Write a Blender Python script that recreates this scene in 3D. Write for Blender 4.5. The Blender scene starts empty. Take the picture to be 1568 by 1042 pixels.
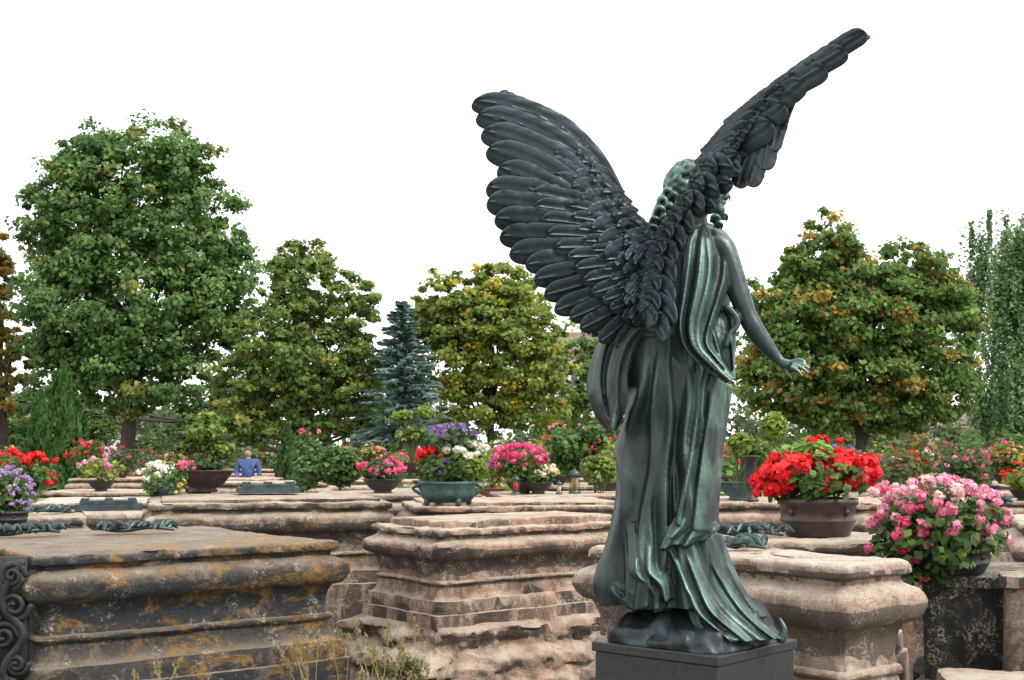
import bpy, math, numpy as np
from mathutils import Vector, noise
R = np.random.RandomState(7)
F=1960.0; CH=1.6; HY=690.0; CX=784.0
def P(px,py,d): return np.array([(px-CX)/F*d, d, CH+(HY-py)/F*d])
scene=bpy.context.scene
COL=scene.collection
# ---------------------------------------------------------------- materials
def newmat(name):
    m=bpy.data.materials.new(name); m.use_nodes=True
    nt=m.node_tree; nt.nodes.clear()
    out=nt.nodes.new('ShaderNodeOutputMaterial'); b=nt.nodes.new('ShaderNodeBsdfPrincipled')
    nt.links.new(b.outputs[0],out.inputs[0]); return m,nt,b,out
def N(nt,t,**k):
    n=nt.nodes.new(t)
    for a,v in k.items(): setattr(n,a,v)
    return n
def noise_n(nt,vec,scale,detail=6,rough=.6,dist=0):
    n=N(nt,'ShaderNodeTexNoise'); n.inputs['Scale'].default_value=scale; n.inputs['Detail'].default_value=detail
    n.inputs['Roughness'].default_value=rough; n.inputs['Distortion'].default_value=dist
    if vec is not None: nt.links.new(vec,n.inputs['Vector'])
    return n.outputs['Fac']
def ramp(nt,fac,stops):
    r=N(nt,'ShaderNodeValToRGB'); e=r.color_ramp.elements
    def c(v): return (*v,1) if not np.isscalar(v) else (v,v,v,1)
    e[0].position=stops[0][0]; e[0].color=c(stops[0][1])
    e[1].position=stops[-1][0]; e[1].color=c(stops[-1][1])
    for s in stops[1:-1]:
        x=e.new(s[0]); x.color=c(s[1])
    nt.links.new(fac,r.inputs[0]); return r.outputs[0]
def mix(nt,fac,a,b,bt='MIX'):
    m=N(nt,'ShaderNodeMixRGB'); m.blend_type=bt
    for i,v in enumerate((fac,a,b)):
        if hasattr(v,'is_output'): nt.links.new(v,m.inputs[i])
        elif np.isscalar(v): m.inputs[i].default_value=v if i==0 else (v,v,v,1)
        else: m.inputs[i].default_value=(*v,1)
    return m.outputs[0]
def math_n(nt,op,a,b=None):
    m=N(nt,'ShaderNodeMath'); m.operation=op
    for i,v in enumerate((a,b)):
        if v is None: continue
        if hasattr(v,'is_output'): nt.links.new(v,m.inputs[i])
        else: m.inputs[i].default_value=v
    return m.outputs[0]
def bump(nt,h,b,strength=.4,dist=.02):
    n=N(nt,'ShaderNodeBump'); n.inputs['Strength'].default_value=strength; n.inputs['Distance'].default_value=dist
    nt.links.new(h,n.inputs['Height']); nt.links.new(n.outputs[0],b.inputs['Normal'])
def mapping(nt,vec,scale):
    m=N(nt,'ShaderNodeMapping'); m.inputs['Scale'].default_value=scale; nt.links.new(vec,m.inputs['Vector']); return m.outputs[0]
def stone(name,base,base2,dark,orange=.5,darkamt=.5,white=.5,seed=0.0,top=(.46,.40,.31)):
    m,nt,b,o=newmat(name)
    g=N(nt,'ShaderNodeNewGeometry'); mp=N(nt,'ShaderNodeMapping'); mp.inputs['Location'].default_value=(seed*3.1,seed*1.7,seed)
    nt.links.new(g.outputs['Position'],mp.inputs['Vector']); v=mp.outputs[0]
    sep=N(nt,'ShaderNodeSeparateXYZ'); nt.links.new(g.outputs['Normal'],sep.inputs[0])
    c=mix(nt,ramp(nt,noise_n(nt,v,2.2,8,.65,.4),[(.35,0.),(.65,1.)]),base,base2)
    c=mix(nt,ramp(nt,noise_n(nt,mapping(nt,v,(1.,1.,14.)),1.5,6,.65,.5),[(.45,0.),(.62,.65)]),c,tuple(x*y for x,y in zip(base2,(1.0,.62,.48))))
    c=mix(nt,ramp(nt,noise_n(nt,v,10,10,.75),[(.36,.75),(.56,0.)]),c,tuple(x*.28 for x in base))
    c=mix(nt,ramp(nt,noise_n(nt,v,45,6,.75),[(.36,.5),(.50,0.)]),c,tuple(x*.3 for x in base))
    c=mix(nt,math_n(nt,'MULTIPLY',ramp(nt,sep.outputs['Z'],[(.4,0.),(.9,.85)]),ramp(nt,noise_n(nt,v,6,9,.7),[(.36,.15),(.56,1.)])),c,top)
    st=noise_n(nt,mapping(nt,v,(4.5,4.5,1.9)),1.0,11,.78,.8)
    up=ramp(nt,sep.outputs['Z'],[(-.3,1.),(.3,.85),(.9,.25)])
    k=math_n(nt,'MULTIPLY',ramp(nt,st,[(.56-.20*darkamt,0.),(.67-.18*darkamt,1.)]),up)
    k=math_n(nt,'MULTIPLY',k,min(1,.58+darkamt*.4))
    c=mix(nt,k,c,dark)
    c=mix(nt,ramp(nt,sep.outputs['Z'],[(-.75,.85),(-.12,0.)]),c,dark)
    lo=ramp(nt,noise_n(nt,mapping(nt,v,(2.5,2.5,6)),1.3,10,.74,.8),[(.64-.16*orange,0.),(.71-.14*orange,1.)])
    lo=math_n(nt,'MULTIPLY',lo,ramp(nt,noise_n(nt,v,26,5,.75),[(.36,.1),(.55,1.)]))
    c=mix(nt,math_n(nt,'MULTIPLY',lo,min(.85,orange*1.15)),c,(.32,.17,.04))
    mo=math_n(nt,'MULTIPLY',ramp(nt,noise_n(nt,v,4.3,9,.75,.6),[(.55,0.),(.66,.7)]),ramp(nt,noise_n(nt,v,38,4,.7),[(.43,0.),(.58,1.)]))
    c=mix(nt,mo,c,(.10,.11,.04))
    wl=ramp(nt,noise_n(nt,v,9,9,.75,.5),[(.60-.10*white,0.),(.68-.10*white,1.)])
    wl=math_n(nt,'MULTIPLY',wl,ramp(nt,noise_n(nt,v,80,3,.6),[(.45,0.),(.60,.75)]))
    c=mix(nt,wl,c,(.52,.47,.38))
    vo=N(nt,'ShaderNodeTexVoronoi'); vo.inputs['Scale'].default_value=60; nt.links.new(v,vo.inputs['Vector'])
    sp=math_n(nt,'MULTIPLY',ramp(nt,vo.outputs['Distance'],[(.15,1.),(.3,0.)]),ramp(nt,noise_n(nt,v,5,3),[(.46,0.),(.58,.7)]))
    c=mix(nt,sp,c,(.02,.02,.018))
    nt.links.new(c,b.inputs['Base Color']); b.inputs['Roughness'].default_value=.9
    h=math_n(nt,'ADD',noise_n(nt,v,9,10,.7),math_n(nt,'MULTIPLY',noise_n(nt,v,70,5,.7),.4))
    bump(nt,h,b,.95,.045)
    return m
def simple(name,c,rough=.6,metal=0,var=.3,scale=20,bs=.2):
    m,nt,b,o=newmat(name)
    tc=N(nt,'ShaderNodeTexCoord'); n=noise_n(nt,tc.outputs['Object'],scale,6,.65)
    cc=mix(nt,ramp(nt,n,[(.3,0.),(.7,1.)]),tuple(x*(1-var) for x in c),tuple(min(1,x*(1+var)) for x in c))
    nt.links.new(cc,b.inputs['Base Color']); b.inputs['Roughness'].default_value=rough; b.inputs['Metallic'].default_value=metal
    bump(nt,n,b,bs,.01); return m
def leafmat(name,trans=.35,rough=.55):
    m,nt,b,o=newmat(name)
    a=N(nt,'ShaderNodeAttribute'); a.attribute_name='Col'
    nt.links.new(a.outputs['Color'],b.inputs['Base Color']); b.inputs['Roughness'].default_value=rough
    b.inputs['Specular IOR Level'].default_value=.35
    t=N(nt,'ShaderNodeBsdfTranslucent'); nt.links.new(a.outputs['Color'],t.inputs['Color'])
    ms=N(nt,'ShaderNodeMixShader'); ms.inputs[0].default_value=trans
    nt.links.new(b.outputs[0],ms.inputs[1]); nt.links.new(t.outputs[0],ms.inputs[2]); nt.links.new(ms.outputs[0],o.inputs[0])
    return m
LEAF=leafmat('leaf_material',.48,.5); PETAL=leafmat('petal_material',.3,.6)
BARK=simple('bark',(.055,.042,.032),.95,0,.5,14,.8)
def bronze(name,dark,mid,green,gamt,r0=.33,r1=.55,head=False):
    m,nt,b,o=newmat(name)
    g=N(nt,'ShaderNodeNewGeometry'); v=g.outputs['Position']
    sep=N(nt,'ShaderNodeSeparateXYZ'); nt.links.new(g.outputs['Normal'],sep.inputs[0])
    c=mix(nt,ramp(nt,noise_n(nt,v,5,6,.6,.3),[(.35,0.),(.68,1.)]),dark,mid)
    k=ramp(nt,noise_n(nt,mapping(nt,v,(3.,3.,2.)),1.2,8,.65,.6),[(.60-.2*gamt,0.),(.80-.2*gamt,1.)])
    side=ramp(nt,math_n(nt,'ADD',math_n(nt,'MULTIPLY',sep.outputs['X'],.6),math_n(nt,'MULTIPLY',sep.outputs['Z'],.6)),[(-.05,.04),(.5,1.)])
    k=math_n(nt,'MULTIPLY',k,side)
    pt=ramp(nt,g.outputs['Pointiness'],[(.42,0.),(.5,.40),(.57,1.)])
    if head:
        sp=N(nt,'ShaderNodeSeparateXYZ'); nt.links.new(v,sp.inputs[0])
        hk=math_n(nt,'MULTIPLY',ramp(nt,math_n(nt,'DIVIDE',sp.outputs['Z'],3.),[(.79,0.),(.825,.7)]),ramp(nt,noise_n(nt,v,22,6,.7),[(.40,0.),(.62,1.)]))
        k=math_n(nt,'MAXIMUM',k,hk)
    c=mix(nt,math_n(nt,'MULTIPLY',k,.9),c,green)
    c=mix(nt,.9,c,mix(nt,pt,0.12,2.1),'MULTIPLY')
    nt.links.new(c,b.inputs['Base Color'])
    b.inputs['Metallic'].default_value=.25
    nt.links.new(ramp(nt,noise_n(nt,v,12,5),[(.3,r0),(.7,r1)]),b.inputs['Roughness'])
    bump(nt,noise_n(nt,v,50,6,.7),b,.25,.005)
    return m
BRZ=bronze('bronze_robe',(.010,.017,.019),(.029,.048,.048),(.15,.29,.22),.78,r0=.28,r1=.5,head=True)
BRZW=bronze('bronze_wing',(.015,.024,.031),(.038,.058,.072),(.11,.18,.17),.3)
# ---------------------------------------------------------------- mesh helpers
def mkobj(name,me,mats=(),parent=None,smooth=True):
    ob=bpy.data.objects.new(name,me); COL.objects.link(ob)
    for m in mats: me.materials.append(m)
    if smooth: me.polygons.foreach_set('use_smooth',[True]*len(me.polygons))
    if parent: ob.parent=parent
    return ob
def empty(name):
    e=bpy.data.objects.new(name,None); COL.objects.link(e); e.empty_display_size=.1; return e
class MB:
    def __init__(s): s.v=[]; s.f=[]; s.n=0
    def add(s,v,f):
        s.v+= [tuple(map(float,x)) for x in v]; s.f+=[tuple(i+s.n for i in q) for q in f]; s.n=len(s.v)
    def mesh(s,name):
        me=bpy.data.meshes.new(name); me.from_pydata(s.v,[],s.f); me.update(); return me
def catmull(pts,n):
    pts=np.array(pts,float); p=np.vstack([2*pts[0]-pts[1],pts,2*pts[-1]-pts[-2]]); out=[]
    for i in range(1,len(p)-2):
        for t in np.linspace(0,1,n,endpoint=False):
            out.append(.5*((2*p[i])+(-p[i-1]+p[i+1])*t+(2*p[i-1]-5*p[i]+4*p[i+1]-p[i+2])*t*t+(-p[i-1]+3*p[i]-3*p[i+1]+p[i+2])*t**3))
    out.append(pts[-1]); return np.array(out)
def tube(mb,pts,rad,seg=10,n=6,smooth=True,flat=1.0,cap=True):
    a=np.hstack([np.array(pts,float),np.array(rad,float)[:,None]])
    if smooth and len(a)>1: a=catmull(a,n)
    p=a[:,:3]; r=np.abs(a[:,3]); T=np.gradient(p,axis=0); T/=np.linalg.norm(T,axis=1)[:,None]+1e-9
    ref=np.array([0.,1.,0.])
    if abs(T[0]@ref)>.9: ref=np.array([1.,0,0])
    V=[];m=len(p)
    th=np.linspace(0,2*np.pi,seg,endpoint=False)
    rows=[]
    if cap: rows.append((p[0]-T[0]*r[0]*.7,r[0]*.6,T[0]))
    for i in range(m): rows.append((p[i],r[i],T[i]))
    if cap: rows.append((p[-1]+T[-1]*r[-1]*.7,r[-1]*.6,T[-1]))
    for c,rr,t in rows:
        s=np.cross(t,ref); s/=np.linalg.norm(s)+1e-9; b=np.cross(t,s)
        for x in th: V.append(c+rr*(np.cos(x)*s+np.sin(x)*b*flat))
    f=[]
    M_=len(rows)
    for i in range(M_-1):
        for j in range(seg):
            f.append((i*seg+j,i*seg+(j+1)%seg,(i+1)*seg+(j+1)%seg,(i+1)*seg+j))
    f.append(tuple(range(seg))[::-1]); f.append(tuple((M_-1)*seg+j for j in range(seg)))
    mb.add(V,f)
def ball(mb,c,r,seg=12):
    r=np.array(r if not np.isscalar(r) else (r,r,r),float); V=[];f=[]
    nr=seg//2+1
    for i in range(1,nr):
        ph=math.pi*i/nr
        for j in range(seg):
            th=2*math.pi*j/seg; V.append(np.array([math.sin(ph)*math.cos(th),math.sin(ph)*math.sin(th),math.cos(ph)])*r)
    V.append(np.array([0,0,1.])*r); V.append(np.array([0,0,-1.])*r)
    V=[x+np.array(c) for x in V]; k=nr-1
    for i in range(k-1):
        for j in range(seg): f.append((i*seg+j,(i+1)*seg+j,(i+1)*seg+(j+1)%seg,i*seg+(j+1)%seg))
    for j in range(seg):
        f.append((k*seg,j,(j+1)%seg)); f.append((k*seg+1,(k-1)*seg+(j+1)%seg,(k-1)*seg+j))
    mb.add(V,f)
def lathe(mb,c,prof,seg=28,sx=1,sy=1,rot=0):
    V=[];f=[];k=len(prof)
    for r,z in prof:
        for j in range(seg):
            t=2*math.pi*j/seg+rot; V.append((c[0]+r*math.cos(t)*sx,c[1]+r*math.sin(t)*sy,c[2]+z))
    for i in range(k-1):
        for j in range(seg): f.append((i*seg+j,i*seg+(j+1)%seg,(i+1)*seg+(j+1)%seg,(i+1)*seg+j))
    f.append(tuple(range(seg))[::-1]); f.append(tuple((k-1)*seg+j for j in range(seg)))
    mb.add(V,f)
def box(mb,c,s,rot=0):
    V=[];ca,sa=math.cos(rot),math.sin(rot)
    for z in(-1,1):
        for y in(-1,1):
            for x in(-1,1):
                a,b=x*s[0]/2,y*s[1]/2; V.append((c[0]+a*ca-b*sa,c[1]+a*sa+b*ca,c[2]+z*s[2]/2))
    mb.add(V,[(0,2,3,1),(4,5,7,6),(0,1,5,4),(2,6,7,3),(0,4,6,2),(1,3,7,5)])
def unit(a): return a/(np.linalg.norm(a,axis=-1,keepdims=True)+1e-9)
def leaves(name,C,Nr,S,col,mat,parent=None,asp=.36,along=None):
    n=len(C); Nr=unit(Nr)
    t=unit(np.cross(Nr,R.normal(size=(n,3)))) if along is None else unit(along+R.normal(size=(n,3))*.25)
    b=unit(np.cross(Nr,t)); S=S[:,None]
    V=np.empty((n,4,3)); V[:,0]=C-t*S*.5; V[:,1]=C+b*S*asp+Nr*S*.12; V[:,2]=C+t*S*.5; V[:,3]=C-b*S*asp+Nr*S*.12
    me=bpy.data.meshes.new(name); me.vertices.add(4*n); me.vertices.foreach_set('co',V.ravel())
    me.loops.add(4*n); me.loops.foreach_set('vertex_index',np.arange(4*n,dtype=np.int32))
    me.polygons.add(n); me.polygons.foreach_set('loop_start',np.arange(0,4*n,4,dtype=np.int32))
    me.update(calc_edges=True)
    ca=me.color_attributes.new('Col','FLOAT_COLOR','POINT')
    c4=np.ones((n,4,4)); c4[:,:,:3]=np.clip(col,0,1)[:,None,:]; ca.data.foreach_set('color',c4.ravel())
    me.validate()
    return mkobj(name,me,(mat,),parent,False)
def sph(n): return unit(R.normal(size=(n,3)))
def pal(p,n,jit=.18):
    p=np.array(p,float); k=R.randint(0,len(p),n); k2=R.randint(0,len(p),n); t=R.rand(n,1)
    return p[k]*(1-t)+p[k2]*t
# ---------------------------------------------------------------- trees
def tree(name,d,tx,tw,blobs,palette,ncl,npl,ls,autumn=None,aamt=.0,mode='round',depthk=.85,crs=.06):
    e=empty(name); m=d/F
    vol=np.array([b[2]*b[3] for b in blobs],float); pr=vol/vol.sum()
    C=[];Nn=[];S=[];K=[];cc=[]
    allr=np.mean([b[2] for b in blobs])*m
    palette=[(p[0]*2.05,p[1]*2.55,p[2]*1.9) for p in palette]
    for i in range(ncl):
        b=blobs[R.choice(len(blobs),p=pr)]
        dr=sph(1)[0]; rr=(.3+.7*R.rand()**.5)*R.uniform(.82,1.08)
        c0=P(b[0],b[1],d); rad=np.array([b[2]*m,(b[2]+b[3])/2*m*depthk,b[3]*m])
        c=c0+dr*rad*rr; cc.append(c)
        rc=(.4*np.mean(rad)+.6*allr)*R.uniform(crs*1.0,crs*4.2)
        n=int(npl*R.uniform(.5,1.5)); q=sph(n)
        pos=c+q*(R.rand(n,1)**.7)*rc*np.array([1.25,1.25,.72])
        if mode=='weep':
            pos=c+q*rc*np.array([.3,.3,.3])-np.array([0,0,1])*(R.rand(n,1)*rc*3.4)
        nr=q*.3+dr*.35+np.array([.08,-.3,.55])+R.normal(size=(n,3))*.6
        col=pal(palette,1)*np.ones((n,1))
        if autumn is not None and R.rand()<aamt*rr:
            col=col*(.6)+pal(autumn,1)*.9
        col=col*R.uniform(.86,1.16)*R.uniform(.65,1.35,size=(n,1))
        # leaf tone varies at random; some single leaves take the autumn colour
        if autumn is not None:
            k=R.rand(n)<aamt*.3; col[k]=pal(autumn,k.sum())*R.uniform(1.,1.8,size=(k.sum(),1))
        C.append(pos);Nn.append(nr);S.append(ls*R.uniform(.5,1.35,size=n));K.append(col)
    C=np.vstack(C); C[:,2]=np.maximum(C[:,2],.05)
    leaves('foliage',C,np.vstack(Nn),np.concatenate(S),np.vstack(K),LEAF,e)
    mb=MB(); tb=np.array([(tx-CX)*m,d,0.]); mass=np.average([P(b[0],b[1],d) for b in blobs],axis=0,weights=vol)
    zt=np.array([mass[0],d,mass[2]+1.0*allr*.6]); w=tw*m/2
    fork=tb*.55+zt*.45; fork[0]+=.1
    tube(mb,[tb-[0,0,.1],tb*.8+fork*.2,fork,zt],[w*1.3,w,w*.75,w*.2],8,5)
    for i in range(16):
        c=cc[R.randint(len(cc))]; s=tb+(zt-tb)*R.uniform(.35,.7)
        if c[2]<s[2]-.3: continue
        mid=(s+c)/2+np.array([0,0,-.08*allr])
        tube(mb,[s,mid,c],[w*.42,w*.25,w*.08],6,4)
    mkobj('trunk',mb.mesh('trunk'),(BARK,),e); return e
G=[(.055,.08,.022),(.09,.115,.035),(.065,.095,.028),(.105,.13,.05)]
tree('linden_tree',38,190,26,[(215,290,130,105),(125,350,95,120),(300,370,90,120),(200,460,185,130),(105,470,75,110),(230,570,140,75),(340,450,62,100),(215,232,98,52),(130,245,60,52),(290,250,55,48),(105,560,70,70),(70,330,45,60)],
     [(.042,.068,.022),(.058,.088,.03),(.095,.122,.052),(.052,.08,.03)],1500,70,.158,[(.20,.17,.03)],.04)
tree('maple_tree',34,455,14,[(465,430,62,62),(540,480,42,68),(420,510,70,85),(480,560,105,85),(370,590,55,65),(520,600,60,60),(400,640,80,45),(480,655,70,25)],
     [(.072,.09,.026),(.098,.115,.035),(.062,.08,.026)],760,66,.138,[(.24,.21,.04)],.07)
tree('maple_tree',36,745,12,[(690,460,60,50),(765,440,62,45),(800,520,80,90),(700,550,65,80),(825,590,55,80),(740,610,90,60),(650,490,35,45),(730,500,90,60)],
     [(.095,.108,.028),(.135,.135,.034),(.07,.085,.026)],800,66,.143,[(.36,.27,.03)],.16)
tree('chestnut_tree',34,1312,22,[(1265,385,65,60),(1395,425,80,55),(1320,480,150,95),(1240,500,95,110),(1430,530,80,110),(1300,580,165,85),(1195,570,65,75),(1400,610,100,55),(1215,430,35,55),(1310,630,150,40),(1440,470,55,60)],
     [(.055,.078,.024),(.08,.105,.03),(.065,.09,.028)],1400,70,.153,[(.32,.17,.03),(.30,.12,.025)],.13)
tree('weeping_birch',48,1545,14,[(1530,380,60,70),(1590,400,80,100),(1540,490,70,120),(1600,550,80,120),(1535,600,55,70)],
     [(.085,.11,.06),(.115,.135,.08),(.07,.095,.05)],480,100,.15,mode='weep',crs=.13)
tree('distant_tree',52,880,12,[(890,580,60,60),(930,540,50,70),(870,640,70,40),(1110,560,60,60),(1160,470,40,50)],G,300,70,.19,[(.2,.17,.03)],.08)
tree('beech_tree',40,8,16,[(-20,440,45,100),(-15,600,40,70),(30,560,30,60)],[(.09,.07,.03),(.11,.085,.035)],190,80,.17,[(.30,.16,.03)],.35)
tree('oak_tree',46,600,12,[(620,650,80,42),(575,610,55,50),(330,640,70,45),(40,640,70,45),(130,650,60,40)],[(.05,.075,.03),(.07,.09,.035)],320,80,.17)
def mass(name,d0,d1,x0,x1,z0,z1,n,ls,palette,autumn=None,amt=0.):
    C=[];Nn=[];K=[]
    ncl=n//90
    for i in range(ncl):
        d=R.uniform(d0,d1); px=R.uniform(x0,x1); x=(px-CX)/F*d
        hh=z1*(.65+.35*math.sin(px*.021+d)+.25*math.sin(px*.057)); z=R.uniform(z0,max(z0+.3,hh))
        q=sph(90); rc=R.uniform(.35,.9)*(z1/4+.3) if z1>.9 else z1*.12; C.append(np.array([x,d,z])+q*rc*(R.rand(90,1)**.5))
        Nn.append(q+np.array([0,-.2,.6])+R.normal(size=(90,3))*.4)
        c=pal(palette,1)
        if autumn is not None and R.rand()<amt: c=pal(autumn,1)
        K.append(c*R.uniform(.7,1.35)*R.uniform(.7,1.3,size=(90,1)))
    C=np.vstack(C);C[:,2]=np.maximum(C[:,2],.03); nn=len(C)
    return leaves(name,C,np.vstack(Nn),ls*R.uniform(.6,1.4,size=nn),np.vstack(K),LEAF)
mass('distant_treeline',58,66,-350,1900,.3,5.0,50000,.32,[(.09,.14,.05),(.13,.185,.065),(.075,.12,.045)],[(.25,.18,.05)],.06)
mass('hedge',43,47,-200,1750,.1,2.4,28000,.2,[(.07,.12,.035),(.105,.16,.045)],None)
def spruce(name,px,d,pybase,pytop,halfw,palette,ls,n=60):
    e=empty(name); m=d/F; base=P(px,690,d); zt=CH+(HY-pytop)*m; zb=max(.3,CH+(HY-pybase)*m); C=[];K=[];Nn=[];A=[]
    mb=MB(); tube(mb,[(base[0],d,0),(base[0],d,zt)],[halfw*m*.06,.02],7,3)
    for i in range(n):
        t=i/(n-1); z=zb+(zt-zb)*t**.9; rad=halfw*m*(1-t)**.8*1.0+.1
        for k in range(8):
            a=R.rand()*6.28; L=rad*R.uniform(.5,1.25); dr=np.array([math.cos(a),math.sin(a),-.12+.3*t]); mm=36
            s=R.rand(mm,1)**.7; p=np.array([base[0],d,z])+dr*L*s+R.normal(size=(mm,3))*np.array([.09,.09,.06])*L*.9*(1.15-s)
            C.append(p);K.append(pal(palette,1)*R.uniform(.75,1.3)*R.uniform(.75,1.3,size=(mm,1)));Nn.append(R.normal(size=(mm,3))*.5+[0,-.3,1]);A.append(np.ones((mm,1))*dr)
    C=np.vstack(C); leaves('foliage',C,np.vstack(Nn),ls*R.uniform(.6,1.3,size=len(C)),np.vstack(K),LEAF,e,asp=.22,along=np.vstack(A))
    mkobj('trunk',mb.mesh('trunk'),(BARK,),e)
spruce('blue_spruce',615,33.2,670,466,66,[(.19,.28,.245),(.26,.36,.32),(.12,.19,.16)],.21,36)
def thuja(name,px,d,base,top,hw,palette,ls,n=9000):
    e=empty(name); m=d/F; x=(px-CX)*m; zt=CH+(HY-top)*m; t=R.rand(n)**.8; a=R.rand(n)*6.283
    lump=1+.16*np.sin(a*5+t*9)+.14*np.sin(a*9-t*23)
    r=hw*m*np.minimum(1,(1-t)*2.6)**.7*lump*(R.rand(n)**.25)*(1-.45*t)
    C=np.stack([x+r*np.cos(a),d+r*np.sin(a),.1+t*(zt-.1)],1); Nn=np.stack([np.cos(a),np.sin(a),.3+0*a],1)+R.normal(size=(n,3))*.35
    K=pal(palette,n)*R.uniform(.6,1.4,size=(n,1)); al=np.stack([np.cos(a)*.35,np.sin(a)*.35,np.ones(n)],1)
    leaves('foliage',C,Nn,ls*R.uniform(.6,1.4,size=n),K,LEAF,e,asp=.25,along=al)
    mb=MB(); tube(mb,[(x,d,0),(x,d,zt*.8)],[.06,.02],6,2); mkobj('trunk',mb.mesh('trunk'),(BARK,),e)
thuja('thuja',98,24,712,558,42,[(.07,.17,.04),(.11,.24,.06),(.05,.12,.03)],.13)
thuja('thuja',62,25,712,600,30,[(.07,.17,.04),(.10,.22,.06)],.13,5000)
thuja('thuja',440,25,700,650,22,[(.06,.13,.04),(.10,.18,.06)],.11,2500)
# ---------------------------------------------------------------- ground
m,nt,b,o=newmat('ground_gravel'); tc=N(nt,'ShaderNodeNewGeometry'); v=tc.outputs['Position']
c=mix(nt,ramp(nt,noise_n(nt,v,.6,8,.6),[(.42,0.),(.58,1.)]),(.20,.17,.13),(.07,.09,.03)); c=mix(nt,ramp(nt,noise_n(nt,v,25,6,.8),[(.3,.5),(.7,0.)]),c,(.05,.045,.035))
nt.links.new(c,b.inputs['Base Color']); b.inputs['Roughness'].default_value=.95; bump(nt,noise_n(nt,v,30,6,.8),b,.6,.03)
me=bpy.data.meshes.new('ground'); g=[(x,y,0) for y in np.linspace(-400,500,15) for x in np.linspace(-400,400,15)]
me.from_pydata(g,[],[(i*15+j,i*15+j+1,(i+1)*15+j+1,(i+1)*15+j) for i in range(14) for j in range(14)]); mkobj('ground',me,(m,))
# ---------------------------------------------------------------- tombs
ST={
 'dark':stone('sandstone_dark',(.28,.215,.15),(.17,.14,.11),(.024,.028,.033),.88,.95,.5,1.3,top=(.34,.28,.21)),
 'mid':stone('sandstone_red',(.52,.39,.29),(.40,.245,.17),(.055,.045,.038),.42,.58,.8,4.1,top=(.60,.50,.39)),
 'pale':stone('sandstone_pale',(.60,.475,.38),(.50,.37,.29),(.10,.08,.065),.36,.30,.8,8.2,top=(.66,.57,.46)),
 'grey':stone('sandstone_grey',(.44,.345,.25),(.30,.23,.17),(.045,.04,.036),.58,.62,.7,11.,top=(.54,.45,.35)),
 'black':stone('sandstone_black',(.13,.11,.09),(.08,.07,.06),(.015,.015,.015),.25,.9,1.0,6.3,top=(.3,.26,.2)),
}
PR=[(0,-.34),(0,-.2),(0,-.1),(0,-.03),(.006,-.008),(.02,.0),(.045,.0),(.05,-.006),(.056,-.03),(.075,-.032),(.085,-.022),(.095,.0),(.105,.022),(.125,.040),(.15,.048),(.175,.046),(.20,.036),(.222,.016),(.23,-.004),(.235,-.022),(.26,-.034),(.30,-.044),(.35,-.046),(.385,-.042),(.39,-.028),(.405,-.02),(.42,-.026),(.425,-.04),(.46,-.036),(.50,-.022),(.53,.0),(.535,.016),(.57,.022),(.63,.022),(.635,.045),(.72,.05)]
PB=[(0,-.3),(0,-.15),(0,-.03),(.01,0),(.06,0),(.065,-.02),(.1,-.02),(.3,-.02),(.5,-.02),(.51,.03),(.6,.03)]
def tomb(name,p1,p2,depth,H,mat,step=.035,amp=.006,prof=PR,rough_base=False,extra=None,vs=1.0):
    p1=np.array(p1,float);p2=np.array(p2,float); L=np.linalg.norm(p2-p1); u=(p2-p1)/L; w=np.array([-u[1],u[0]])
    if w[1]<0: w=-w
    hx,hy=L/2,depth/2; c=(p1+p2)/2+w*hy
    nx=max(3,int(L/step)); ny=max(3,int(depth/step)); ring=[]
    for i in range(nx): ring.append((-1+2*i/nx,-1))
    for i in range(ny): ring.append((1,-1+2*i/ny))
    for i in range(nx): ring.append((1-2*i/nx,1))
    for i in range(ny): ring.append((-1,1-2*i/ny))
    pr=[(a*vs,b_) for a,b_ in prof]; o0=pr[-1][1]; last=pr[-1][0]
    if rough_base:
        for k in range(30):
            t=(k+1)/30.; z=last+.005+(H-last-.005)*t
            pr.append((z,o0+.03+.34*t+.02*math.sin(t*17)))
    else: pr+= [(H*.85,o0),(H,o0+.01)]
    V=[];k=len(ring)
    for zi,(dz,out) in enumerate(pr):
        if -out>min(hx,hy)*.9: out=-min(hx,hy)*.9
        rb = rough_base and dz>last
        for (a,bb) in ring:
            x=a*(hx+out); y=bb*(hy+out); z=H-dz
            cw=max(0,(abs(x)+abs(y))-(hx+out+hy+out-.02)); x-=math.copysign(cw*.5,x); y-=math.copysign(cw*.5,y)
            wx=c[0]+u[0]*x+w[0]*y; wy=c[1]+u[1]*x+w[1]*y
            q=Vector((wx*3,wy*3,z*3)); n1=noise.noise(q)+.5*noise.noise(q*3.1)+.45*noise.noise(q*9.)
            chip=max(0,noise.noise(q*2.3+Vector((9,1,3)))-.22)*7*(1 if out>-.02 else .3)
            dd=amp*(n1*1.3-chip*.9)
            if rb: dd=.06*noise.noise(Vector((wx*4,wy*4,z*5)))+.045*noise.noise(q*3)+.02*(noise.cell(Vector((wx*5+wy*2,wy*4,z*9)))-.5)+.03*noise.noise(q*8)
            sx=a if abs(a)==1 else 0; sy=bb if abs(bb)==1 else 0
            if dz==0: V.append((wx,wy,z+amp*n1*1.1))
            else: V.append((wx+(u[0]*sx+w[0]*sy)*dd,wy+(u[1]*sx+w[1]*sy)*dd,z+amp*.8*n1*(dz<H-.01)))
    f=[]
    for i in range(len(pr)-1):
        for j in range(k): f.append((i*k+j,(i+1)*k+j,(i+1)*k+(j+1)%k,i*k+(j+1)%k))
    f.append(tuple(range(k)))
    mb=MB(); mb.add(V,f)
    if extra: extra(mb,c,u,w,hx,hy,H)
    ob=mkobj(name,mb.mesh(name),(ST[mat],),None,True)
    md=ob.modifiers.new('es','EDGE_SPLIT'); md.split_angle=math.radians(50)
    return ob
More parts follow.
